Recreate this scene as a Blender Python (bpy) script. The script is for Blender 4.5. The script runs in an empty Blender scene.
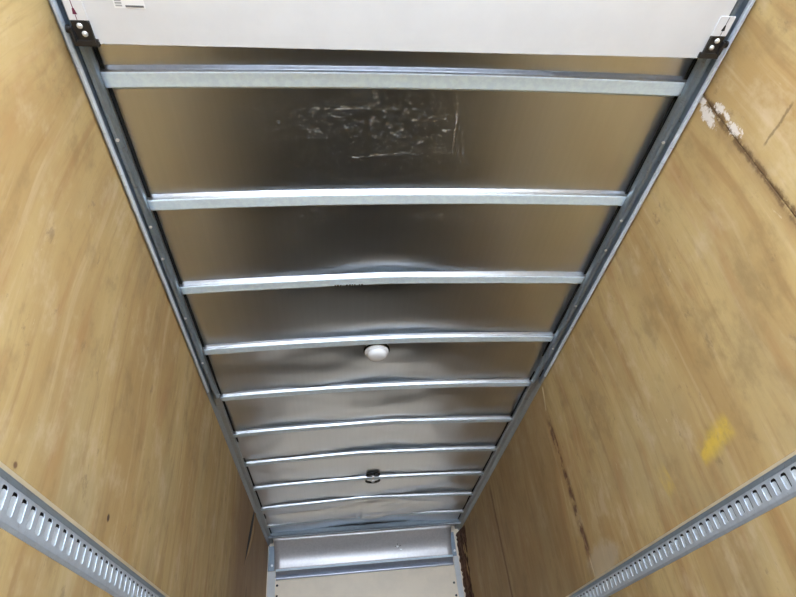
import bpy, bmesh, math, random
from mathutils import Vector, Matrix, noise
random.seed(4)
sc = bpy.context.scene
C = sc.collection
ZC = 0.62                      # camera height above the cargo floor

# ------------------------------------------------------------------ camera
def camera():
    cd = bpy.data.cameras.new('camera'); o = bpy.data.objects.new('camera', cd); C.objects.link(o)
    cd.sensor_width = 36.0; cd.lens = 555.34 / 796 * 36.0; cd.clip_start = 0.02
    p, yw, r = (math.radians(v) for v in (37.6927, 8.5223, -6.8978))
    f = Vector((math.sin(yw)*math.cos(p), math.cos(yw)*math.cos(p), math.sin(p)))
    rt = Vector((math.cos(yw), -math.sin(yw), 0)); up = rt.cross(f)
    c, s = math.cos(r), math.sin(r)
    R, U = rt*c + up*s, -rt*s + up*c
    m = Matrix((R, U, -f)).transposed().to_4x4(); m.translation = Vector((0, 0, ZC))
    o.matrix_world = m
    sc.camera = o
camera()

# ------------------------------------------------------------------ light
XL, XR = -0.88, 1.55           # faces of the plywood walls
YR, YF = -1.35, 7.42           # rear opening, front wall
HB = ZC + 1.985                # underside of the roof bows at their ends
w = bpy.data.worlds.new('sky'); sc.world = w; w.use_nodes = True
bgn = w.node_tree.nodes['Background']
bgn.inputs[1].default_value = 1.0
wt = w.node_tree; tc = wt.nodes.new('ShaderNodeTexCoord'); sx = wt.nodes.new('ShaderNodeSeparateXYZ'); rp = wt.nodes.new('ShaderNodeValToRGB')
wt.links.new(tc.outputs['Generated'], sx.inputs[0]); wt.links.new(sx.outputs[2], rp.inputs[0]); wt.links.new(rp.outputs[0], bgn.inputs[0])
rp.color_ramp.elements[0].position = .06; rp.color_ramp.elements[0].color = (2.1, 2.4, 2.85, 1)     # bright hazy horizon
rp.color_ramp.elements[1].position = .75; rp.color_ramp.elements[1].color = (.70, 1.02, 1.55, 1)
sd = bpy.data.lights.new('sun', 'SUN'); sun = bpy.data.objects.new('sun', sd); C.objects.link(sun)
sd.energy = 4.6; sd.angle = math.radians(2); sd.color = (.92, 0.96, 1.0)
sun.rotation_euler = (math.radians(-22), math.radians(38), 0)
pd = bpy.data.lights.new('opening_portal', 'AREA'); pt = bpy.data.objects.new('opening_portal', pd); C.objects.link(pt)
pd.shape = 'RECTANGLE'; pd.size = XR - XL; pd.size_y = 2.6; pd.cycles.is_portal = True
pt.location = ((XL+XR)/2, YR-0.02, 1.3); pt.rotation_euler = (math.radians(90), 0, 0)
vs = sc.view_settings
vs.view_transform = 'Standard'; vs.look = 'None'; vs.gamma = 1.0; vs.use_curve_mapping = False
vs.exposure = 3.0
sc.cycles.max_bounces = 16; sc.cycles.diffuse_bounces = 10; sc.cycles.glossy_bounces = 8
sc.cycles.sample_clamp_indirect = 6.0

# ------------------------------------------------------------------ node helpers
class NT:
    def __init__(s, name):
        s.m = bpy.data.materials.new(name); s.m.use_nodes = True
        s.t = s.m.node_tree; s.b = s.t.nodes['Principled BSDF']
    def n(s, typ, **kw):
        nd = s.t.nodes.new(typ)
        for k, v in kw.items(): setattr(nd, k, v)
        return nd
    def put(s, sock, v):
        if isinstance(v, bpy.types.NodeSocket): s.t.links.new(v, sock)
        elif v is not None: sock.default_value = v
    def pos(s):
        if not hasattr(s, '_p'):
            s._p = s.n('ShaderNodeTexCoord').outputs['Object']
            x = s.n('ShaderNodeSeparateXYZ'); s.put(x.inputs[0], s._p)
            s._x = x.outputs
        return s._p
    def ax(s, i): s.pos(); return s._x[i]
    def mapping(s, scale, loc=(0, 0, 0), rot=(0, 0, 0), vec=None):
        m = s.n('ShaderNodeMapping'); s.put(m.inputs[0], vec or s.pos())
        m.inputs['Scale'].default_value = scale; m.inputs['Location'].default_value = loc
        m.inputs['Rotation'].default_value = rot
        return m.outputs[0]
    def noise(s, scale=1, vec=None, detail=3, rough=0.55, dist=0, out=0):
        n = s.n('ShaderNodeTexNoise'); s.put(n.inputs['Vector'], vec or s.pos())
        n.inputs['Scale'].default_value = scale; n.inputs['Detail'].default_value = detail
        n.inputs['Roughness'].default_value = rough; n.inputs['Distortion'].default_value = dist
        return n.outputs[out]
    def math(s, op, a, b=None, c=None, clamp=False):
        m = s.n('ShaderNodeMath', operation=op, use_clamp=clamp)
        s.put(m.inputs[0], a); s.put(m.inputs[1], b)
        if c is not None: s.put(m.inputs[2], c)
        return m.outputs[0]
    def ramp(s, v, lo, hi, a=0.0, b=1.0):
        m = s.n('ShaderNodeMapRange', interpolation_type='SMOOTHSTEP')
        s.put(m.inputs['Value'], v); s.put(m.inputs['From Min'], lo); s.put(m.inputs['From Max'], hi)
        s.put(m.inputs['To Min'], a); s.put(m.inputs['To Max'], b)
        return m.outputs[0]
    def mix(s, fac, a, b, mode='MIX'):
        m = s.n('ShaderNodeMix', data_type='RGBA', blend_type=mode)
        s.put(m.inputs[0], fac)
        s.put(m.inputs[6], (*a, 1) if isinstance(a, tuple) else a)
        s.put(m.inputs[7], (*b, 1) if isinstance(b, tuple) else b)
        return m.outputs[2]
    def bump(s, h, strength=0.3, dist=0.01):
        b = s.n('ShaderNodeBump'); s.put(b.inputs['Height'], h)
        b.inputs['Strength'].default_value = strength; b.inputs['Distance'].default_value = dist
        s.put(s.b.inputs['Normal'], b.outputs[0])
    def set(s, **kw):
        names = dict(color='Base Color', metal='Metallic', rough='Roughness', spec='Specular IOR Level', aniso='Anisotropic')
        for k, v in kw.items():
            if k == 'color' and isinstance(v, tuple): v = (*v, 1)
            s.put(s.b.inputs[names[k]], v)
        return s.m
    def ellipse(s, i, j, ci, cj, ri, rj, soft=0.5, wob=None):
        """mask of an ellipse on axes i, j, its edge broken by a noise"""
        a = s.math('DIVIDE', s.math('SUBTRACT', s.ax(i), ci), ri)
        b = s.math('DIVIDE', s.math('SUBTRACT', s.ax(j), cj), rj)
        d = s.math('SQRT', s.math('ADD', s.math('MULTIPLY', a, a), s.math('MULTIPLY', b, b)))
        if wob is not None: d = s.math('ADD', d, wob)
        return s.ramp(d, 1 - soft, 1 + soft, 1.0, 0.0)
    def stroke(s, i, j, p, q, width, wob=None, soft=0.6):
        """mask of a line from p to q on axes i, j"""
        dx, dy = q[0]-p[0], q[1]-p[1]; L2 = dx*dx + dy*dy; L = math.sqrt(L2)
        a = s.math('SUBTRACT', s.ax(i), p[0]); b = s.math('SUBTRACT', s.ax(j), p[1])
        t = s.math('DIVIDE', s.math('ADD', s.math('MULTIPLY', a, dx), s.math('MULTIPLY', b, dy)), L2)
        c = s.math('DIVIDE', s.math('SUBTRACT', s.math('MULTIPLY', a, dy), s.math('MULTIPLY', b, dx)), L)
        if wob is not None: c = s.math('ADD', c, wob)
        c = s.math('DIVIDE', s.math('ABSOLUTE', c), width)
        m = s.ramp(c, 1-soft, 1+soft, 1.0, 0.0)
        e = s.math('MULTIPLY', s.ramp(t, -0.05, 0.08), s.ramp(t, 0.92, 1.05, 1.0, 0.0))
        return s.math('MULTIPLY', m, e)

# ------------------------------------------------------------------ materials
def plywood(name, side):
    k = NT(name)
    off = (3.1, 7.7, 1.3) if side == 'left' else (9.4, 2.2, 5.5)
    warp = k.noise(1.0, k.mapping((1, 1.1, .55), off), 2, .5)
    v = k.n('ShaderNodeVectorMath', operation='ADD')
    k.put(v.inputs[0], k.pos())
    cx = k.n('ShaderNodeCombineXYZ'); k.put(cx.inputs[1], k.math('MULTIPLY', k.math('SUBTRACT', warp, .5), .38))
    k.put(v.inputs[1], cx.outputs[0])
    wv = v.outputs[0]
    broad = k.noise(1.0, k.mapping((1, 3.2, .7), off, vec=wv), 3, .5)
    grain = k.noise(1.0, k.mapping((1, 14, .9), off, vec=wv), 5, .62)
    fine = k.noise(1.0, k.mapping((1, 120, 5), off, vec=wv), 3, .6)
    blotch = k.noise(1.3, k.mapping((1, 1, .8), off), 3, .6)
    c = k.mix(k.ramp(broad, .33, .68), (.48, .318, .132), (.59, .43, .195))
    c = k.mix(k.math('MULTIPLY', k.ramp(grain, .50, .70), .55), c, (.36, .205, .08))
    c = k.mix(k.math('MULTIPLY', k.ramp(grain, .46, .30), .45), c, (.66, .50, .30))
    c = k.mix(k.math('MULTIPLY', k.ramp(fine, .5, .8), .18), c, (.33, .19, .085))
    # grey-green weathering
    c = k.mix(k.math('MULTIPLY', k.ramp(blotch, .48, .72), .5), c, (.42, .33, .18))
    mot = k.noise(4.5, k.mapping((1, 1, .7), off), 5, .68)
    c = k.mix(k.math('MULTIPLY', k.ramp(mot, .50, .70), .50), c, (.30, .20, .09))
    c = k.mix(k.math('MULTIPLY', k.ramp(mot, .48, .30), .35), c, (.74, .60, .40))
    flame = k.noise(1.0, k.mapping((1, 5.5, 1.3), (4.4, 1.1, 7.0), vec=wv), 4, .6)
    c = k.mix(k.math('MULTIPLY', k.ramp(flame, .53, .70), .60), c, (.45, .255, .105))
    # scuffs and dents
    sc1 = k.noise(1.0, k.mapping((1, 9, 5), (1, 2, 3), (.9, 0, 0)), 6, .75)
    c = k.mix(k.math('MULTIPLY', k.ramp(sc1, .60, .70), .5), c, (.24, .16, .09))
    pale = k.noise(1.0, k.mapping((1, 30, 6), (5, 2, 8), (-.8, 0, 0)), 4, .7)
    c = k.mix(k.math('MULTIPLY', k.ramp(pale, .70, .76), .5), c, (.75, .62, .42))
    wob = k.math('MULTIPLY', k.math('SUBTRACT', k.noise(14, None, 4, .7), .5), 1.3)
    wl = k.math('MULTIPLY', k.math('SUBTRACT', k.noise(5, None, 5, .7), .5), .06)
    wl2 = k.math('MULTIPLY', k.math('SUBTRACT', k.noise(18, None, 5, .75), .5), .04)
    rag = k.math('MULTIPLY', k.math('SUBTRACT', k.noise(32, None, 5, .8), .5), 5.0)
    brk = k.ramp(k.noise(11, None, 3, .6), .35, .6)
    zc = lambda z: z + ZC
    if side == 'right':
        # brown water stain along the first joint, flaking white paint at its top
        c = k.mix(k.math('MULTIPLY', k.math('MULTIPLY', k.stroke(1, 2, (1.19, zc(1.99)), (1.19, zc(.8)), .016, wl2), k.ramp(k.noise(16, None, 4, .7), .36, .50)), .9), c, (.10, .058, .03))
        c = k.mix(k.math('MULTIPLY', k.stroke(1, 2, (1.2, zc(1.99)), (1.2, zc(.8)), .035, wl, .9), .30), c, (.28, .16, .07))
        for (y, z, ry, rz) in ((1.225, 1.86, .022, .055), (1.165, 1.83, .014, .04), (1.168, 1.69, .018, .04), (1.205, 1.95, .012, .03), (1.163, 1.76, .008, .03)):
            c = k.mix(k.ellipse(1, 2, y, zc(z), ry, rz, .3, rag), c, (.82, .74, .66))
        # dark crack on the second joint
        c = k.mix(k.math('MULTIPLY', k.stroke(1, 2, (3.66, zc(1.7)), (3.62, zc(.72)), .035, wl), k.math('MULTIPLY', brk, .9)), c, (.13, .055, .03))
        c = k.mix(k.stroke(1, 2, (3.60, zc(1.93)), (3.66, zc(1.76)), .012, None), c, (.80, .66, .40))
        c = k.mix(k.math('MULTIPLY', k.stroke(1, 2, (5.60, zc(1.9)), (5.56, zc(.75)), .03, wl), .8), c, (.16, .08, .04))
        # yellow paint smears
        ys = k.ramp(k.noise(7, k.mapping((1, 1, 1), (0, 0, 0), (.6, 0, 0)), 4, .7), .3, .55)
        for (p, q, wd) in (((2.19, zc(.800)), (1.93, zc(.838)), .038), ((2.55, zc(.80)), (2.46, zc(.82)), .05)):
            c = k.mix(k.math('MULTIPLY', k.math('MULTIPLY', k.stroke(1, 2, p, q, wd, wl2, .9), ys), .75 if wd < .05 else .35), c, (.78, .54, .06))
        c = k.mix(k.math('MULTIPLY', k.ellipse(1, 2, 3.45, zc(.68), .22, .09, .35, wob), .55), c, (.60, .50, .36))
        c = k.mix(k.math('MULTIPLY', k.stroke(1, 2, (.95, zc(1.525)), (1.12, zc(1.526)), .005, wl), .6), c, (.15, .10, .05))
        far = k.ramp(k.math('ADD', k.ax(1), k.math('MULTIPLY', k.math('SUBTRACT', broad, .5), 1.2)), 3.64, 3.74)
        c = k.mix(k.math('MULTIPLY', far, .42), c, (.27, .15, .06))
    else:
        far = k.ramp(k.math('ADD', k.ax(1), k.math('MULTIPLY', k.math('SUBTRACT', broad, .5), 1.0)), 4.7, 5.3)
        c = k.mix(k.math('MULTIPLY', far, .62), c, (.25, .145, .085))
        c = k.mix(k.math('MULTIPLY', k.stroke(1, 2, (5.86, zc(1.2)), (5.86, zc(.6)), .02, wl), .8), c, (.10, .05, .03))
        c = k.mix(k.ellipse(1, 2, 2.276, zc(.749), .012, .014, .4, None), c, (.09, .05, .03))
        c = k.mix(k.math('MULTIPLY', k.ellipse(1, 2, 1.559, zc(.675), .010, .009, .4, None), .8), c, (.12, .05, .03))
    k.bump(k.math('ADD', k.math('MULTIPLY', grain, .7), k.math('MULTIPLY', fine, .3)), .25, .004)
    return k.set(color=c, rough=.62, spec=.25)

def galv(name, base=(.60, .65, .70), rough=.45, metal=.75, dirt=.3, scale=1.0):
    k = NT(name)
    sp = k.noise(38*scale, None, 3, .6); st = k.noise(1, k.mapping((3, 60, 60)), 3, .6)
    c = k.mix(k.ramp(sp, .35, .65), tuple(v*.95 for v in base), tuple(min(1, v*1.04) for v in base))
    c = k.mix(k.math('MULTIPLY', k.ramp(st, .60, .75), dirt), c, (.16, .13, .11))
    d = k.noise(9, None, 5, .7)
    c = k.mix(k.math('MULTIPLY', k.ramp(d, .64, .74), dirt), c, (.12, .09, .07))
    k.bump(sp, .02, .003)
    return k.set(color=c, metal=metal, rough=k.ramp(sp, .3, .7, rough-.02, rough+.03))

def sheet_metal(name):
    k = NT(name)
    streak = k.noise(1, k.mapping((55, .5, 1)), 3, .5)
    cloud = k.noise(1.7, None, 4, .55)
    c = k.mix(k.ramp(streak, .3, .7), (.73, .745, .765), (.75, .765, .785))
    # fine pale scratches and scuffs on the first bays
    fs = k.noise(1, k.mapping((26, 60, 1), (0, 0, 0), (0, 0, .5)), 5, .8)
    fs2 = k.noise(1, k.mapping((70, 26, 1), (3, 1, 0), (0, 0, -.3)), 5, .8)
    m = None
    def add(a, b): return b if a is None else k.math('MAXIMUM', a, b)
    for (x, y, rx, ry) in ((.15, 1.38, .45, .13), (-.05, 1.9, .12, .1), (.75, 1.92, .3, .09), (-.62, 2.02, .22, .22), (1.38, 2.3, .1, .35), (-.2, 2.03, .08, .12), (.45, 1.5, .2, .1)):
        m = add(m, k.ellipse(0, 1, x, y, rx, ry, .6, None))
    sm = k.math('MULTIPLY', m, k.math('MAXIMUM', k.ramp(fs, .57, .66), k.ramp(fs2, .585, .675)))
    wl = k.math('MULTIPLY', k.math('SUBTRACT', k.noise(30, None, 3, .7), .5), .02)
    bk = k.ramp(k.noise(70, None, 3, .7), .46, .58)
    for p, q in (((-.19, 1.90), (-.16, 2.05)), ((.70, 1.86), (.70, 2.02)), ((.92, 1.86), (.93, 2.02)), ((.1, 1.58), (.35, 1.55)), ((.55, 1.3), (.56, 1.52)), ((-.66, 1.96), (-.6, 2.1)), ((-.1, 1.33), (.4, 1.33))):
        sm = k.math('MAXIMUM', sm, k.math('MULTIPLY', k.stroke(0, 1, p, q, .0028, wl, .5), bk))
    c = k.mix(k.math('MULTIPLY', sm, .42), c, (.85, .83, .80))
    k.put(k.b.inputs['Metallic'], k.math('SUBTRACT', 1.0, k.math('MULTIPLY', sm, .42)))
    k.bump(cloud, .10, .02)
    return k.set(color=c, rough=k.math('ADD', k.ramp(cloud, .3, .7, .29, .32), k.math('MULTIPLY', sm, .3)), aniso=0.0)

def paint(name, col, rough=.4, spec=.4, mott=.08, metal=0):
    k = NT(name)
    n = k.noise(6, None, 4, .6)
    c = k.mix(k.ramp(n, .35, .7), col, tuple(v*(1-mott) for v in col))
    return k.set(color=c, rough=rough, spec=spec, metal=metal)

M = {}
M['ply_l'] = plywood('plywood_left', 'left'); M['ply_r'] = plywood('plywood_right', 'right')
M['sheet'] = sheet_metal('rolled_aluminium')
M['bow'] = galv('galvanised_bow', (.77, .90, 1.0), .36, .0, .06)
M['bowshade'] = galv('galvanised_bow_shaded_flank', (.50, .52, .55), .30, .95, .2)  # same metal as the bow, darkened to put shade on its rear side
M['track'] = galv('galvanised_track', (.30, .36, .42), .42, .75, .55)
M['tracklip'] = galv('bright_track_lip', (.74, .80, .88), .5, .2, .3)
M['toprail'] = galv('dull_top_rail', (.42, .44, .44), .5, .6, .5)
M['etrack'] = galv('zinc_logistics_track', (.56, .61, .67), .42, .4, .25)
M['eback'] = galv('zinc_track_back', (.64, .70, .75), .5, .4, .1)
M['header'] = galv('front_header_metal', (.30, .36, .42), .5, .5, .4)
M['frontpanel'] = galv('front_panel_aluminium', (.74, .72, .72), .42, .5, .08)
M['channel'] = galv('front_channel_metal', (.42, .45, .52), .4, .7, .3)
M['cream'] = paint('cream_laminate', (.97, .84, .66), .45, .4, .06)
M['white'] = paint('white_door_coating', (.745, .745, .76), .35, .4, .04)
M['offwhite'] = paint('white_corner_trim', (.72, .72, .70), .45)
M['black'] = paint('black_steel', (.018, .017, .018), .4, .5)
M['rawwood'] = paint('raw_plywood_edge', (.82, .68, .46), .7, .2, .12)
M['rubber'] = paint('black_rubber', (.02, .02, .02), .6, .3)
M['bolt'] = galv('zinc_bolt', (.85, .86, .86), .35, .5, .0)
M['lens'] = paint('white_plastic_lens', (.93, .93, .95), .25, .5, .01)
M['floor'] = paint('dark_cargo_floor', (.022, .019, .016), .7, .2, .4)
M['ground'] = paint('pale_concrete_yard', (.52, .50, .47), .8, .2, .15)
M['skin'] = paint('outer_body_skin', (.05, .045, .04), .7, .2)
M['plate'] = paint('clear_white_plate', (.80, .80, .82), .25, .6, .02)
M['mark'] = paint('maroon_ink', (.16, .02, .06), .6); M['ink'] = paint('grey_ink', (.16, .16, .17), .6)
M['inkb'] = paint('black_ink', (.02, .02, .02), .6)
M['sticker'] = paint('white_sticker', (.88, .88, .88), .4, .4, .01); M['inkl'] = paint('pale_grey_ink', (.42, .42, .43), .6)
M['splinter'] = plywood('dark_splintered_wood', 'left')
k = NT('rotten_wood'); g = k.noise(1, k.mapping((30, 30, 3)), 4, .7)
M['rot'] = k.set(color=k.mix(k.ramp(g, .35, .7), (.06, .032, .02), (.24, .13, .08)), rough=.8, spec=.1)

# ------------------------------------------------------------------ mesh helpers
def link(name, me, m, parent=None):
    o = bpy.data.objects.new(name, me); C.objects.link(o)
    if m is not None:
        for mm in (m if isinstance(m, (list, tuple)) else [m]): me.materials.append(mm)
    if parent: o.parent = parent
    return o
def bmobj(name, bm, m, parent=None, smooth=False, recalc=True):
    if recalc: bmesh.ops.recalc_face_normals(bm, faces=bm.faces)
    me = bpy.data.meshes.new(name); bm.to_mesh(me); bm.free()
    if smooth:
        for p in me.polygons: p.use_smooth = True
    return link(name, me, m, parent)
def box(bm, x0, x1, y0, y1, z0, z1, bevel=0):
    vs = [bm.verts.new((x, y, z)) for x in (x0, x1) for y in (y0, y1) for z in (z0, z1)]
    fs = [bm.faces.new([vs[i] for i in q]) for q in ((0,1,3,2), (4,6,7,5), (0,4,5,1), (2,3,7,6), (0,2,6,4), (1,5,7,3))]
    if bevel:
        es = list({e for f in fs for e in f.edges})
        bmesh.ops.bevel(bm, geom=es, offset=bevel, segments=2, affect='EDGES', profile=.5)
def extrude_y(bm, prof, y0, y1, closed=True):
    a = [bm.verts.new((x, y0, z)) for x, z in prof]; b = [bm.verts.new((x, y1, z)) for x, z in prof]
    n = len(prof)
    for i in range(n if closed else n-1): bm.faces.new((a[i], a[(i+1) % n], b[(i+1) % n], b[i]))
    if closed: bm.faces.new(a); bm.faces.new(b[::-1])
def cyl(bm, c, r, h, axis='Z', seg=20, r2=None):
    m = Matrix.Translation(c)
    if axis == 'Y': m = m @ Matrix.Rotation(math.pi/2, 4, 'X')
    if axis == 'X': m = m @ Matrix.Rotation(math.pi/2, 4, 'Y')
    bmesh.ops.create_cone(bm, cap_ends=True, segments=seg, radius1=r, radius2=r if r2 is None else r2, depth=h, matrix=m)
def lathe(bm, c, prof, seg=36):
    """prof: (radius, z) pairs from the rim to the axis"""
    rings = []
    for r, z in prof:
        if r < 1e-6: rings.append([bm.verts.new((c[0], c[1], c[2]+z))])
        else: rings.append([bm.verts.new((c[0]+r*math.cos(2*math.pi*i/seg), c[1]+r*math.sin(2*math.pi*i/seg), c[2]+z)) for i in range(seg)])
    for a, b in zip(rings, rings[1:]):
        for i in range(seg):
            j = (i+1) % seg
            if len(a) == 1: bm.faces.new((a[0], b[j], b[i]))
            elif len(b) == 1: bm.faces.new((a[i], a[j], b[0]))
            else: bm.faces.new((a[i], a[j], b[j], b[i]))
def struct(o): o['kind'] = 'structure'; return o
def thing(name, label, cat, loc=(0, 0, 0), group=None):
    o = bpy.data.objects.new(name, None); o.empty_display_size = .1; C.objects.link(o); o.location = loc
    o['label'] = label; o['category'] = cat
    if group: o['group'] = group
    return o
def tag(o, label, cat, group=None):
    o['label'] = label; o['category'] = cat
    if group: o['group'] = group
    return o
def recentre(o, loc):
    """move an object's origin to loc, keeping its mesh where it stands"""
    o.data.transform(Matrix.Translation(-Vector(loc))); o.location = loc

# ------------------------------------------------------------------ setting
bm = bmesh.new(); box(bm, XL-.03, XR+.03, YR, YF+.05, -.04, 0); struct(bmobj('floor', bm, M['floor']))
bm = bmesh.new(); box(bm, -30, 30, -30, 40, -1.16, -1.10); struct(bmobj('ground', bm, M['ground']))

XC, HW = (XL+XR)/2, (XR-XL)/2
CAMB = .032                    # camber of the roof
def camber(x): return CAMB*(1 - ((x-XC)/HW)**2)
DEP = .030                     # depth of a bow
BY = [1.188 + .619*i for i in range(10)]

def g(x, c, s): return math.exp(-((x-c)/s)**2)
def roof_z(x, y):
    z = HB + DEP + camber(x)
    # sheet bulging up off the bows where they are bent
    z += .020*g(x, .30, .30)*g(y, BY[2]-.03, .10)
    z += .016*g(x, .45, .35)*g(y, BY[3]-.03, .10)
    z += .020*g(x, .42, .22)*g(y, BY[5]-.03, .07)
    # quilting between bows
    if y > BY[3]:
        i = min(int((y-BY[0])/.619), 9); t = (y-BY[0])/.619 - i
        a = [0, 0, 0, .012, .008, .010, .010, .014, .010, .004][i]
        z -= a*math.sin(math.pi*t)**2*(.5+.6*math.sin(2.6*x+1.7*i))
        z += .0045*math.sin(5.1*x+2.2*y+i)*math.sin(math.pi*t)**2
    # the crumpled fold just before the tenth bow
    amp = .060*g(x, .48, .34) + .044*g(x, -.10, .40) + .022*g(x, -.65, .25) + .022*g(x, 1.0, .28)
    ya = 6.46 - .22*g(x, .42, .42); yt = 6.690
    u = max(0, min(1, (y-ya)/(yt-ya))); dn = 1 if y <= yt else max(0, 1-(y-yt)/.016)
    z -= amp*(.35*u*(1.4-.4*u) + .65*math.sqrt(max(0, 1-(1-u)**2)))*dn*(1+.08*math.sin(9*x)+.05*math.sin(17*x+1))
    z += .034*g(x, .24, .012)*u*dn
    if 0 < u: z -= .016*dn*u*g(x, .4, .6)*(noise.noise(Vector((x*4, y*9, 8.1))) + .5*noise.noise(Vector((x*9, y*20, 2.1))))
    if y > BY[3]-.2:
        f = min(1, (y-BY[3]+.2)/.3)
        z += f*(.020*noise.noise(Vector((x*1.5, y*2.2, 3.3))) + .006*noise.noise(Vector((x*4.5, y*6, 1.3))))
    z += .018*g(x, -.1, .5)*g(y, 6.15, .1)
    return z
xs = [XL+.012 + (XR-XL-.024)*i/120 for i in range(121)]
ysr = [YR + .05*i for i in range(int((2.2-YR)/.05)+1)]
while ysr[-1] < YF - .02: ysr.append(ysr[-1] + (.0045 if 6.42 < ysr[-1] < 6.73 else .018))
ysr.append(YF)
bm = bmesh.new()
gv = [[bm.verts.new((x, y, roof_z(x, y))) for x in xs] for y in ysr]
for a, b in zip(gv, gv[1:]):
    for i in range(len(xs)-1): bm.faces.new((a[i], b[i], b[i+1], a[i+1]))
ex = bmesh.ops.extrude_face_region(bm, geom=list(bm.faces))
for v in ex['geom']:
    if isinstance(v, bmesh.types.BMVert): v.co.z = max(v.co.z, HB+DEP) + .03
struct(bmobj('ceiling', bm, M['sheet'], smooth=True))

def ply_wall(name, x, out, joints, mat, gap):
    """plywood sheets with open joints, in front of a dark outer skin"""
    bm = bmesh.new(); t = .012
    ys = [YR] + joints + [YF]
    for a, b in zip(ys, ys[1:]):
        x0, x1 = sorted((x, x + out*t))
        for za, zb in ((0, gap[0]-.001), (gap[1]+.009, HB+DEP-.002)): box(bm, x0, x1, a+.0025, b-.0025, za, zb, .0012)
    o = struct(bmobj(name, bm, mat))
    bm = bmesh.new(); x0, x1 = sorted((x+out*(t+.001), x+out*.045)); box(bm, x0, x1, YR, YF+.05, -.02, HB+DEP+.05)
    struct(bmobj('trim_9' if out < 0 else 'trim_10', bm, M['skin']))
    return o
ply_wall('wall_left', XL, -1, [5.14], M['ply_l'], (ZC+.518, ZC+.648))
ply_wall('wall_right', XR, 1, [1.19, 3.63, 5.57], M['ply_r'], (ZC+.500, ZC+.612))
bm = bmesh.new(); box(bm, XL-.04, XR+.04, YF, YF+.05, -.02, HB+DEP+.06); struct(bmobj('wall_front', bm, M['cream']))

for nm, x, s_, g1 in (('trim_7', XL, 1, ZC+.648), ('trim_8', XR, -1, ZC+.612)):
    bm = bmesh.new()
    extrude_y(bm, [(x, g1+.009), (x-s_*.007, g1+.0005), (x-s_*.012, g1+.0005), (x-s_*.012, g1+.009)], YR, 7.0)
    struct(bmobj(nm, bm, M['rawwood']))
# top rails along both walls (the bows land on them)
def top_rail(name, x, s):
    bm = bmesh.new()
    P = lambda d, z: (x + s*d, HB + z)
    pr = [P(0, .028), P(.056, .028), P(.060, .006), P(.052, -.002), P(.022, -.004), P(.010, -.030), P(0, -.034)]
    extrude_y(bm, pr, YR, YF)
    return struct(bmobj(name, bm, M['toprail']))
top_rail('trim_1', XL+.001, 1); top_rail('trim_2', XR-.001, -1)

for nm, x, s_ in (('shade_strip_left', XL, 1), ('shade_strip_right', XR, -1)):      # added black strips for the shade line between rail and roof sheet
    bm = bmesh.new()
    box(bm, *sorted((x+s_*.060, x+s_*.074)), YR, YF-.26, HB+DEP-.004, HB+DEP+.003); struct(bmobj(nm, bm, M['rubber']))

# ------------------------------------------------------------------ roof bows
def bow(i, y, label, dent=None, wid=.066):
    """hat-section bow: side wall, narrow rolled lip and flat underside, sagging and dented a little"""
    bm = bmesh.new()
    prof = [(-.5*wid-.012, DEP-.002), (-.5*wid, DEP-.004), (-.5*wid, .008), (-.5*wid+.0005, .002), (-.5*wid+.003, .0002), (-.5*wid+.012, .0004),
            (.5*wid-.012, .0004), (.5*wid-.006, 0.0), (.5*wid-.002, .002), (.5*wid, .010), (.5*wid+.006, DEP-.004), (.5*wid+.018, DEP-.002)]
    N = 64; x0, x1 = XL+.052, XR-.052; rows = []
    for k in range(N+1):
        x = x0 + (x1-x0)*k/N
        dy = dz = 0
        if dent:
            for (cx, s, ay, az) in dent: dy += ay*g(x, cx, s); dz += az*g(x, cx, s)
        z0 = HB + camber(x) + dz; e = 1
        rows.append([bm.verts.new((x, y + dy + py, z0 + (pz if pz < .02 else pz - dz))) for py, pz in prof])
    for a, b in zip(rows, rows[1:]):
        for j in range(len(prof)-1): bm.faces.new((a[j], b[j], b[j+1], a[j+1]))
    o = bmobj('roof_bow', bm, [M['bow'], M['bowshade']], smooth=True, recalc=False)
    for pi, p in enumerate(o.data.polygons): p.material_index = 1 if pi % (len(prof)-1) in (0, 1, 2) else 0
    md = o.modifiers.new('thickness', 'SOLIDIFY'); md.thickness = .0015; md.offset = 1
    recentre(o, (XC, y, HB))
    tag(o, label, 'roof beam', 'galvanised bows under the roof sheet')
    return o
ORD = ['widest pale galvanised roof bow, the first one beyond the white rolled-up door',
       'second pale roof bow from the white door, under two scuffed metal bays',
       'third roof bow from the door, with small dark stamped marks near its middle',
       'fourth roof bow from the door, the round white lamp sits right beyond it',
       'fifth roof bow from the door, where the two door tracks end',
       'sixth roof bow from the door, with the sheet buckled above its middle',
       'seventh roof bow from the door, between the buckled bow and the black clamp bow',
       'eighth roof bow from the door, carrying the black round clamp at its middle',
       'ninth roof bow from the door, between the black clamp and the crumpled fold',
       'tenth roof bow from the door, its middle hidden behind the crumpled sheet fold']
DENT = {2: [(.3, .35, -.006, .004)], 3: [(.45, .4, -.004, .003)], 5: [(.42, .25, -.01, .006)], 6: [(.2, .3, -.01, .004)],
        7: [(.35, .2, -.008, 0)], 8: [(.3, .3, -.02, .008)], 9: [(.3, .4, -.02, -.004)]}
bows = [bow(i, y, ORD[i], DENT.get(i)) for i, y in enumerate(BY)]
# stamped marks on the third bow
x = .015
for i in range(11):
    wd = random.choice((.006, .01, .014))
    z = HB + camber(x) + .003*g(x, .3, .35)
    if i not in (3, 8):
        bm = bmesh.new(); box(bm, x, x+wd, BY[2]+.016, BY[2]+.025, z-.0018, z+.001)
        st = bmobj('stamped_mark', bm, M['inkb'], bows[2]); st.matrix_parent_inverse = Matrix.Translation(-Vector(bows[2].location))
        st['label'] = 'small dark stamped character'
    x += wd + .007

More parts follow.
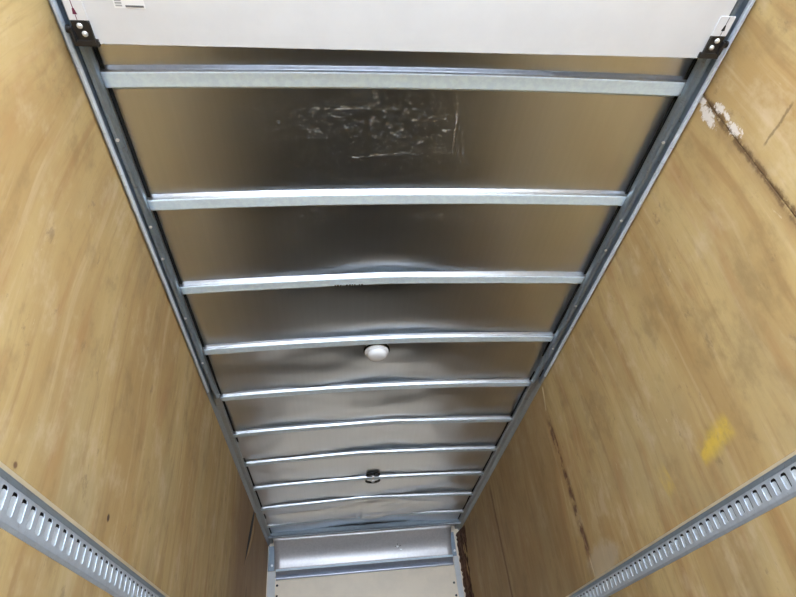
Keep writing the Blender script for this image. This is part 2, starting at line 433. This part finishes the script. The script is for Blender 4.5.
# front header: last rail, header panel, brackets, channel
bm = bmesh.new()
pr = [(7.17, HB+.05), (7.10, HB+.05), (7.095, HB+.004), (7.105, HB-.010), (7.150, HB-.012), (7.165, HB+.002)]
a = [bm.verts.new((XL+.03, y, z)) for y, z in pr]; b = [bm.verts.new((XR-.03, y, z)) for y, z in pr]
for i in range(len(pr)): j = (i+1) % len(pr); bm.faces.new((a[i], a[j], b[j], b[i]))
bm.faces.new(a); bm.faces.new(b[::-1])
struct(bmobj('trim_3', bm, M['header']))
bm = bmesh.new(); box(bm, XL+.03, XR-.03, 7.112, 7.145, HB-.017, HB-.0125, .002); struct(bmobj('trim_4', bm, M['tracklip']))

def PY(z): t = (HB-.012-ZC-z)/(HB-.012-ZC-1.66); return 7.175 + (YF-.035-7.175)*(1-(1-t)**2.6)
fp = thing('header_panel', 'dull aluminium header panel across the top of the front wall', 'wall panel', (XC, YF-.012, ZC+1.62))
def at(o, name, bm, m, smooth=False):
    c = bmobj(name, bm, m, o, smooth); c.matrix_parent_inverse = Matrix.Translation(-Vector(o.location)); return c
FX0, FX1 = -.79, 1.40
bm = bmesh.new()
N = 30; rows = []
for k in range(N+1):
    xx = FX0-.002 + (FX1+.004-FX0)*k/N; row = []
    for j in range(11):
        t = j/10
        row.append(bm.verts.new((xx, 7.175 + (YF-.035-7.175)*(1-(1-t)**2.6) - .004*math.sin(3*xx)*math.sin(math.pi*t), HB-.012 + (ZC+1.660-HB+.012)*t)))
    row += [bm.verts.new((xx, YF-.002, ZC+1.660)), bm.verts.new((xx, YF-.002, HB-.012))]
    rows.append(row)
for a, b in zip(rows, rows[1:]):
    for j in range(13): bm.faces.new((a[j], b[j], b[(j+1) % 13], a[(j+1) % 13]))
bm.faces.new(rows[0]); bm.faces.new(rows[-1][::-1])
at(fp, 'sheet', bm, M['frontpanel'], True)
bm = bmesh.new(); cyl(bm, (.72, PY(1.81), ZC+1.81), .012, .016, 'Y'); at(fp, 'rivet', bm, M['bolt'])
bm = bmesh.new(); cyl(bm, (.76, PY(1.775), ZC+1.775), .009, .016, 'Y'); at(fp, 'rivet', bm, M['bolt'])
bm = bmesh.new()
for k in range(7):
    a = random.uniform(0, 6.28); r = random.uniform(.02, .045)
    zz = 1.815+.5*r*math.sin(a)
    box(bm, .72+r*math.cos(a)-.006, .72+r*math.cos(a)+.006, PY(zz)-.006, PY(zz)+.006, ZC+zz-.003, ZC+zz+.003)
at(fp, 'scratch_mark', bm, M['inkb'])

ch = thing('front_channel', 'grey folded channel rail running across the front wall under the header panel', 'rail', (XC, YF, ZC+1.60))
bm = bmesh.new()
pr = [(YF-.001, ZC+1.653), (YF-.060, ZC+1.653), (YF-.062, ZC+1.648), (YF-.030, ZC+1.600), (YF-.050, ZC+1.570), (YF-.048, ZC+1.560), (YF, ZC+1.556)]
a = [bm.verts.new((FX0+.02, y, z)) for y, z in pr]; b = [bm.verts.new((FX1, y, z)) for y, z in pr]
for i in range(len(pr)): j = (i+1) % len(pr); bm.faces.new((a[i], a[j], b[j], b[i]))
bm.faces.new(a); bm.faces.new(b[::-1]); at(ch, 'channel', bm, M['channel'])
bm = bmesh.new(); box(bm, FX0+.02, FX1, YF-.066, YF-.0605, ZC+1.640, ZC+1.664, .001); at(ch, 'lip', bm, M['bow'])

for (x0, x1, lab) in ((XL+.012, FX0-.004, 'blue-grey corner bracket at the left end of the front header panel'), (FX1+.004, FX1+.062, 'blue-grey corner bracket at the right end of the front header panel')):
    t = thing('corner_bracket', lab, 'bracket', ((x0+x1)/2, YF-.02, ZC+1.66), 'corner brackets of the front header')
    bm = bmesh.new(); box(bm, x0, x1, YF-.012, YF-.001, ZC+1.66, HB-.04, .002); box(bm, x0, x0+.012, YF-.04, YF-.013, ZC+1.66, HB-.04, .002)
    at(t, 'plate', bm, M['header'])
    bm = bmesh.new(); cyl(bm, ((x0+x1)/2+.008, YF-.020, ZC+1.72), .014, .014, 'Y'); at(t, 'bolt', bm, M['bolt'])
bm = bmesh.new(); box(bm, XL+.012, FX0+.012, YF-.018, YF-.001, 0, ZC+1.655, .002); struct(bmobj('trim_5', bm, M['offwhite']))
bm = bmesh.new(); box(bm, FX1+.012, FX1+.075, YF-.018, YF-.001, 0, ZC+1.655, .002); struct(bmobj('trim_6', bm, M['offwhite']))
for k, (s, xx, zz) in enumerate(((0, FX0+.035, 1.50), (0, FX0+.035, 1.385), (1, FX1-.022, 1.36), (1, FX1-.016, 1.22))):
    if 1:
        bm = bmesh.new(); lathe(bm, (0, 0, 0), [(.013, .0), (.011, .005), (.005, .009), (0, .010)], 14)
        o = bmobj('rivet', bm, M['rubber'], smooth=True); o.rotation_euler = (math.pi/2, 0, 0); o.location = (xx, YF-.0005, ZC+zz)
        side = 'right' if s else 'left'
        tag(o, 'small dark rivet on the %s edge of the cream front wall, %s' % (side, 'nearest the channel' if k % 2 == 0 else 'the lower one'), 'rivet', 'rivets down the cream front wall')

# rotten, splintered strip at the right front corner
rt_ = thing('splintered_corner_board', 'dark splintered wooden strip in the right front corner beside the cream wall', 'board', (XR-.03, 7.2, 0))
bm = bmesh.new()
N = 60; L_, R_ = [], []
for k in range(N+1):
    z = 1.0 + (HB-.06-1.0)*k/N
    L_.append((XR-.062+random.uniform(-.010, .012), YF-.022, z)); R_.append((XR-.003, 7.12+.1*math.sin(z*4)+random.uniform(-.03, .03), z))
mid = [((a[0]+b[0])/2+random.uniform(-.012, .004), (a[1]+b[1])/2+random.uniform(-.04, .02), a[2]) for a, b in zip(L_, R_)]
cols = [[bm.verts.new(p) for p in c] for c in (L_, mid, R_)]
for a, b in zip(cols, cols[1:]):
    for i in range(N): bm.faces.new((a[i], b[i], b[i+1], a[i+1]))
o = at(rt_, 'strip', bm, M['rot'])
for k in range(14):
    bm = bmesh.new(); z = random.uniform(1.5, HB-.12); h = random.uniform(.06, .22); y = random.uniform(7.08, 7.3)
    x = XR-.02-random.uniform(0, .02)
    vs = [bm.verts.new(p) for p in ((x, y, z), (x-.014, y-.012, z+h*.4), (x-.004, y+.006, z+h), (x+.012, y+.018, z+h*.3))]
    for q in ((0, 1, 3), (1, 2, 3), (0, 2, 1), (0, 3, 2)): bm.faces.new([vs[i] for i in q])
    at(rt_, 'splinter', bm, M['rot'] if k % 3 else M['ply_r'])
# veneer peeled from the left wall near the front
vf = thing('peeled_veneer', 'peeling sliver of veneer with a dark gap, far end of the left wall', 'veneer', (XL, 5.85, 0))
def lens(x, wd, n=18, p=(5.64, 1.33), q=(6.12, 2.03)):
    a, b = [], []
    for i in range(n+1):
        t = i/n; w_ = wd*math.sin(math.pi*t)**.8*(.6+.8*t)
        y = p[0]+(q[0]-p[0])*t; z = ZC+p[1]+(q[1]-p[1])*t
        a.append((x, y-w_, z)); b.append((x, y+w_, z))
    return a, b
bm = bmesh.new(); a, b = lens(XL+.0012, .055); va = [bm.verts.new(p) for p in a]; vb = [bm.verts.new((p[0], p[1], p[2])) for p in b]
vc = [bm.verts.new((p[0]-.001, p[1], p[2])) for p in a]; vd = [bm.verts.new((p[0]-.001, p[1], p[2])) for p in b]
for i in range(len(a)-1):
    for u, v_ in ((va, vb), (vb, vd), (vd, vc), (vc, va)):
        try: bm.faces.new((u[i], u[i+1], v_[i+1], v_[i]))
        except ValueError: pass
at(vf, 'gap', bm, M['rubber'])
bm = bmesh.new(); va, vb = [], []
for i, (p, q) in enumerate(zip(a, b)):
    t = i/(len(a)-1); s = math.sin(math.pi*t)
    va.append(bm.verts.new((XL+.002, q[1]+.004, q[2]))); vb.append(bm.verts.new((XL+.002+.020*s, q[1]+.05*s+.006, q[2])))
for i in range(len(a)-1): bm.faces.new((va[i], vb[i], vb[i+1], va[i+1]))
o = at(vf, 'flap', bm, M['ply_l'], True); md = o.modifiers.new('t', 'SOLIDIFY'); md.thickness = .0015

# ------------------------------------------------------------------ door tracks
def door_track(x, s, label, wd):
    t = thing('door_track', label, 'door track', (x, 1.0, HB-.06), 'roller door tracks under the roof')
    P = lambda d, z: (x + s*d, HB + z)
    y1 = 3.58
    bm = bmesh.new()     # channel: recessed web and inner leg
    q = wd - .082; pr = [P(.024, -.036), P(.030, -.012), P(.044+q, -.010), P(.052+q, -.018), P(.056+q, -.032), P(.070+q, -.036), P(.080+q, -.028), P(.082+q, -.004), P(.078+q, -.003), P(.024, -.003)]
    extrude_y(bm, pr, YR+.02, y1); at(t, 'channel', bm, M['track'])
    bm = bmesh.new()     # outer lip, pale
    pr = [P(.008, -.040), P(.013, -.050), P(.021, -.051), P(.025, -.044), P(.024, -.004), P(.008, -.004)]
    extrude_y(bm, pr, YR+.02, y1-.12); at(t, 'lip', bm, M['tracklip'])
    bm = bmesh.new(); box(bm, *sorted((x+s*.026, x+s*.070)), y1-.02, y1+.16, HB-.016, HB-.006, .002); at(t, 'end_plate', bm, M['toprail'])
    bm = bmesh.new(); box(bm, *sorted((x+s*.030, x+s*.044)), y1-.16, y1-.06, HB-.0135, HB-.0095); at(t, 'slot', bm, M['rubber'])
    for yy in (1.42, 1.9, 2.12, 2.62, 3.1):
        bm = bmesh.new(); cyl(bm, (x+s*(.067+q), yy, HB-.037), .007, .006, seg=10); at(t, 'rivet', bm, M['bolt'])
    return t
door_track(XL, 1, 'galvanised roller door track along the top of the left plywood wall', .066)
door_track(XR, -1, 'galvanised roller door track along the top of the right plywood wall', .080)

# ------------------------------------------------------------------ roller door, rolled up under the roof
ZD = ZC + 1.905                # underside of the door
YE = 1.006                     # its leading edge
rd = thing('roller_door', 'white sectional roller door, rolled up flat under the roof', 'door', (XC, YE, ZD))
py = YE; n = 0
while py > YR+.1:
    y0 = max(py-.46, YR+.05)
    bm = bmesh.new(); box(bm, XL+.105, XR-.105, y0+.002, py, ZD, ZD+.020, .002)
    at(rd, 'panel', bm, M['white']); py = y0; n += 1
for x, s, tri in ((XL, 1, 'mark'), (XR, -1, 'inkb')):
    for j, ye in enumerate((YE-.014, YE-.474, YE-.934)):
        X = lambda d: x + s*d
        def bx(bm, d0, d1, y0, y1, z0, z1, bv=0): box(bm, *sorted((X(d0), X(d1))), y0, y1, z0, z1, bv)
        h = bpy.data.objects.new('roller_bracket', None); C.objects.link(h); h.parent = rd; h.location = Vector((X(.1), ye, ZD)) - rd.location
        bm = bmesh.new()
        lo = Vector((X(.1), ye, ZD))
        ye += .012 if s == 1 else .004
        sh = 0 if s == 1 else .015
        X = lambda d: x + s*(d + sh)
        bx(bm, .066, .122, ye-.078, ye-.004, ZD-.006, ZD-.0015, .001)
        bx(bm, .052, .132, ye-.016, ye+.006, ZD-.010, ZD+.004, .002)
        bx(bm, .055, .066, ye-.06, ye-.01, ZD-.016, ZD-.002, .002)
        bx(bm, .118, .124, ye-.078, ye-.004, ZD-.013, ZD-.002, .001)
        bm.transform(Matrix.Translation(-lo)); bmobj('plate', bm, M['black'], h)
        for (d, dy) in ((.090, -.062), (.098, -.036)):
            bm = bmesh.new(); lathe(bm, (X(d), ye+dy, ZD-.006), [(.0095, 0), (.0095, -.002), (.008, -.005), (.004, -.0065), (0, -.007)], 18)
            bm.transform(Matrix.Translation(-lo)); bmobj('bolt', bm, M['bolt'], h, True)
        bm = bmesh.new(); cyl(bm, (X(.033-sh), ye-.03, ZD+.035), .013, .010, 'X'); cyl(bm, (X(.050), ye-.03, ZD+.030), .004, .034, 'X', 10); bx(bm, .06, .068, ye-.045, ye-.015, ZD-.004, ZD+.034)
        bm.transform(Matrix.Translation(-lo)); bmobj('roller', bm, M['black'], h)
        if j == 0:
            bm = bmesh.new(); bx(bm, .064, .122, ye-.165 + sh, ye-.079, ZD-.0045, ZD-.001, .001)
            bm.transform(Matrix.Translation(-lo)); hp = bmobj('hinge_plate', bm, M['plate'], h)
            hp['label'] = 'glossy white plate with a printed arrow'
            bm = bmesh.new(); z = ZD-.0048
            c0 = X(.088)
            vs = [bm.verts.new(p) for p in ((c0-.007, ye-.098, z), (c0+.007, ye-.098, z), (c0+.003, ye-.118, z), (c0-.003, ye-.118, z))]
            bm.faces.new(vs)
            vs = [bm.verts.new(p) for p in ((c0-.0015, ye-.118, z), (c0+.0015, ye-.118, z), (c0+.001, ye-.150, z), (c0-.001, ye-.150, z))]; bm.faces.new(vs)
            vs = [bm.verts.new(p) for p in ((c0-.001, ye-.08, z), (c0+.001, ye-.08, z), (c0+.001, ye-.098, z), (c0-.001, ye-.098, z))]; bm.faces.new(vs)
            bm.transform(Matrix.Translation(-lo)); bmobj('arrow_mark', bm, M[tri], hp)
            if s == -1: h['label'] = 'black bracket with two pale bolts at the right end of the door'
            else: h['label'] = 'black bracket with two pale bolts at the left end of the door'
# sticker near the left end
lb = thing('sticker', 'small white printed sticker on the white door, near the left bracket', 'sticker', (-.62, .86, ZD))
bm = bmesh.new(); box(bm, -.665, -.570, .800, .884, ZD-.0012, ZD-.0002); at(lb, 'paper', bm, M['sticker'])
bm = bmesh.new(); box(bm, -.630, -.574, .874, .880, ZD-.0018, ZD-.0012)
for q in range(4): box(bm, -.628, -.600+.006*q, .852-.012*q, .855-.012*q, ZD-.0018, ZD-.0012)
at(lb, 'printed_text', bm, M['ink'])
bm = bmesh.new()
for q in range(4): box(bm, -.660, -.640, .878-.008*q-.005, .878-.008*q, ZD-.0018, ZD-.0012)
at(lb, 'printed_block', bm, M['inkl'])

# ------------------------------------------------------------------ lamp and clamp on the roof
lx, ly = .288, 3.185; lz = roof_z(lx, ly)
lt = thing('dome_lamp', 'round white dome lamp on the metal roof, just beyond the fourth bow', 'lamp', (lx, ly, lz))
bm = bmesh.new(); lathe(bm, (lx, ly, lz-.0), [(0, .012), (.088, .012), (.090, -.008), (.080, -.012), (0, -.012)]); at(lt, 'gasket', bm, M['rubber'], False)
bm = bmesh.new(); lathe(bm, (lx, ly, lz-.012), [(0, .002), (.081, .002), (.083, -.010), (.077, -.020), (.068, -.022), (0, -.022)]); at(lt, 'rim', bm, M['lens'], True)
bm = bmesh.new(); lathe(bm, (lx, ly, lz-.034), [(.068, .001), (.067, -.010), (.060, -.024), (.044, -.033), (.022, -.037), (0, -.038)]); at(lt, 'lens', bm, M['lens'], True)

cx_, cy_ = .352, BY[7]
cz = HB + camber(cx_)
ct = thing('cable_clamp', 'black round clamp with a bright bolt, gripping the eighth roof bow', 'clamp', (cx_, cy_, cz))
bm = bmesh.new()          # half rings on either side of the bow
def half_ring(bm, yc, sgn, R, r=.012, ky=.6):
    N = 20; rings = []
    for i in range(N+1):
        a = math.pi*i/N
        c = Vector((cx_+R*math.cos(a), yc+sgn*ky*R*math.sin(a), cz-.004)); n_ = Vector((math.cos(a), sgn*math.sin(a), 0))
        rings.append([bm.verts.new(c + n_*r*math.cos(q*math.pi/4) + Vector((0, 0, 1))*r*math.sin(q*math.pi/4)) for q in range(8)])
    for p, q in zip(rings, rings[1:]):
        for j in range(8): bm.faces.new((p[j], q[j], q[(j+1) % 8], p[(j+1) % 8]))
    bm.faces.new(rings[0]); bm.faces.new(rings[-1][::-1])
half_ring(bm, cy_+.030, 1, .066, .012, .8)
at(ct, 'ring', bm, M['black'], True)
for sg in (-1, 1):
    bm = bmesh.new()
    lathe(bm, (cx_+sg*.036, cy_-.085, cz+.010), [(0, .01), (.034, .008), (.037, 0), (.030, -.010), (0, -.013)], 20); at(ct, 'lobe', bm, M['black'], True)
bm = bmesh.new(); box(bm, cx_-.011, cx_+.011, cy_-.085, cy_+.05, cz-.006, cz-.001, .001); at(ct, 'strap', bm, M['bolt'])
bm = bmesh.new(); lathe(bm, (cx_+.002, cy_+.044, cz-.006), [(0, .004), (.018, .002), (.020, -.006), (.012, -.013), (0, -.015)], 18); at(ct, 'bolt', bm, M['bolt'], True)

# rivet line in the crumpled fold
# ------------------------------------------------------------------ slotted logistics tracks
PH = {1: 1.543, -1: 1.975}      # where one slot of each rail falls
def logistics_track(x, s, z0, z1, label, end):
    y0, y1 = YR+.05, end
    t = thing('logistics_track', label, 'cargo rail', (x, (y0+y1)/2, z0), 'slotted cargo rails on the walls')
    st = .0025; dp = -.012          # face stands just proud of the plywood, flanges lie at the bottom of the gap
    bm = bmesh.new(); box(bm, *sorted((x+s*(dp-.0005), x+s*(dp+.0008))), y0, y1, z0+.020, z1-.020); at(t, 'dark_backing', bm, M['rubber'])  # black sheet painting the deep shade seen through the slots
    cu = bpy.data.curves.new('face', 'CURVE'); cu.dimensions = '2D'; cu.fill_mode = 'BOTH'; cu.extrude = .0011
    H = z1 - z0; fz0, fz1 = z0+.012, z1-.20*H
    def spl(pts):
        sp = cu.splines.new('POLY'); sp.points.add(len(pts)-1); sp.use_cyclic_u = True
        for p_, (a, b) in zip(sp.points, pts): p_.co = (a, b, 0, 1)
    spl([(y0, fz0), (y1, fz0), (y1, fz1), (y0, fz1)])
    P_ = .0575; y = PH[s]
    while y - P_ > y0+.03: y -= P_
    sz0, sz1 = z0+.24*H, z1-.27*H; hw = .0155; slots = []
    while y < y1-.03:
        c = .006; slots.append(y)
        spl([(y-hw+c, sz0), (y+hw-c, sz0), (y+hw, sz0+c), (y+hw, sz1-c), (y+hw-c, sz1), (y-hw+c, sz1), (y-hw, sz1-c), (y-hw, sz0+c)])
        y += P_
    tmp = bpy.data.objects.new('tmp', cu); C.objects.link(tmp)
    me = bpy.data.meshes.new_from_object(tmp.evaluated_get(bpy.context.evaluated_depsgraph_get()))
    bpy.data.objects.remove(tmp)
    for v in me.vertices: a, b, c = v.co; v.co = (x + s*(st + c), a, b)
    me.materials.clear(); o = link('face', me, M['etrack'], t); o.matrix_parent_inverse = Matrix.Translation(-Vector(t.location))
    # pressed tongues inside the slots, turned a little towards the rear
    bm = bmesh.new()
    for y in slots:
        ya, yb = y-hw+.0115, y+hw; za, zb = sz0+.001, sz1-.008
        fr = [(ya, za, .0040), (ya, zb-.004, .0040), (ya+.006, zb, .0034), (yb-.003, zb, .0016), (yb, zb-.003, .0012), (yb, za, .0012)]
        top = [bm.verts.new((x+s*(st-d), yy, zz)) for yy, zz, d in fr]
        bot = [bm.verts.new((x+s*(st-d-.0015), yy, zz)) for yy, zz, d in fr]
        bm.faces.new(top); bm.faces.new(bot[::-1])
        for i in range(6): j = (i+1) % 6; bm.faces.new((top[i], top[j], bot[j], bot[i]))
    sg_ = at(t, 'slot_tongues', bm, M['eback']); sg_['kind'] = 'stuff'
    bm = bmesh.new()
    extrude_y(bm, [(x+s*(st+.0011), fz1-.001), (x+s*(st+.0011), fz1+.001), (x+s*(dp+.006), z1-.004), (x+s*(dp+.006), z1), (x+s*dp, z1), (x+s*dp, z1-.006), (x+s*(st-.0015), fz1-.001)], y0, y1)
    at(t, 'upper_flange', bm, M['track'])  # darker metal than the lower flange, painting in the shade on this bevel
    bm = bmesh.new()
    extrude_y(bm, [(x+s*(st+.0011), fz0+.001), (x+s*(st+.0011), fz0-.001), (x+s*(dp+.010), z0+.001), (x+s*dp, z0), (x+s*dp, z0+.004), (x+s*(st-.0015), fz0+.001)], y0, y1)
    at(t, 'lower_flange', bm, M['etrack'])
    return t
logistics_track(XL, 1, ZC+.518, ZC+.648, 'zinc slotted cargo rail on the left plywood wall', 7.2)
logistics_track(XR, -1, ZC+.500, ZC+.612, 'zinc slotted cargo rail on the right plywood wall', 6.9)
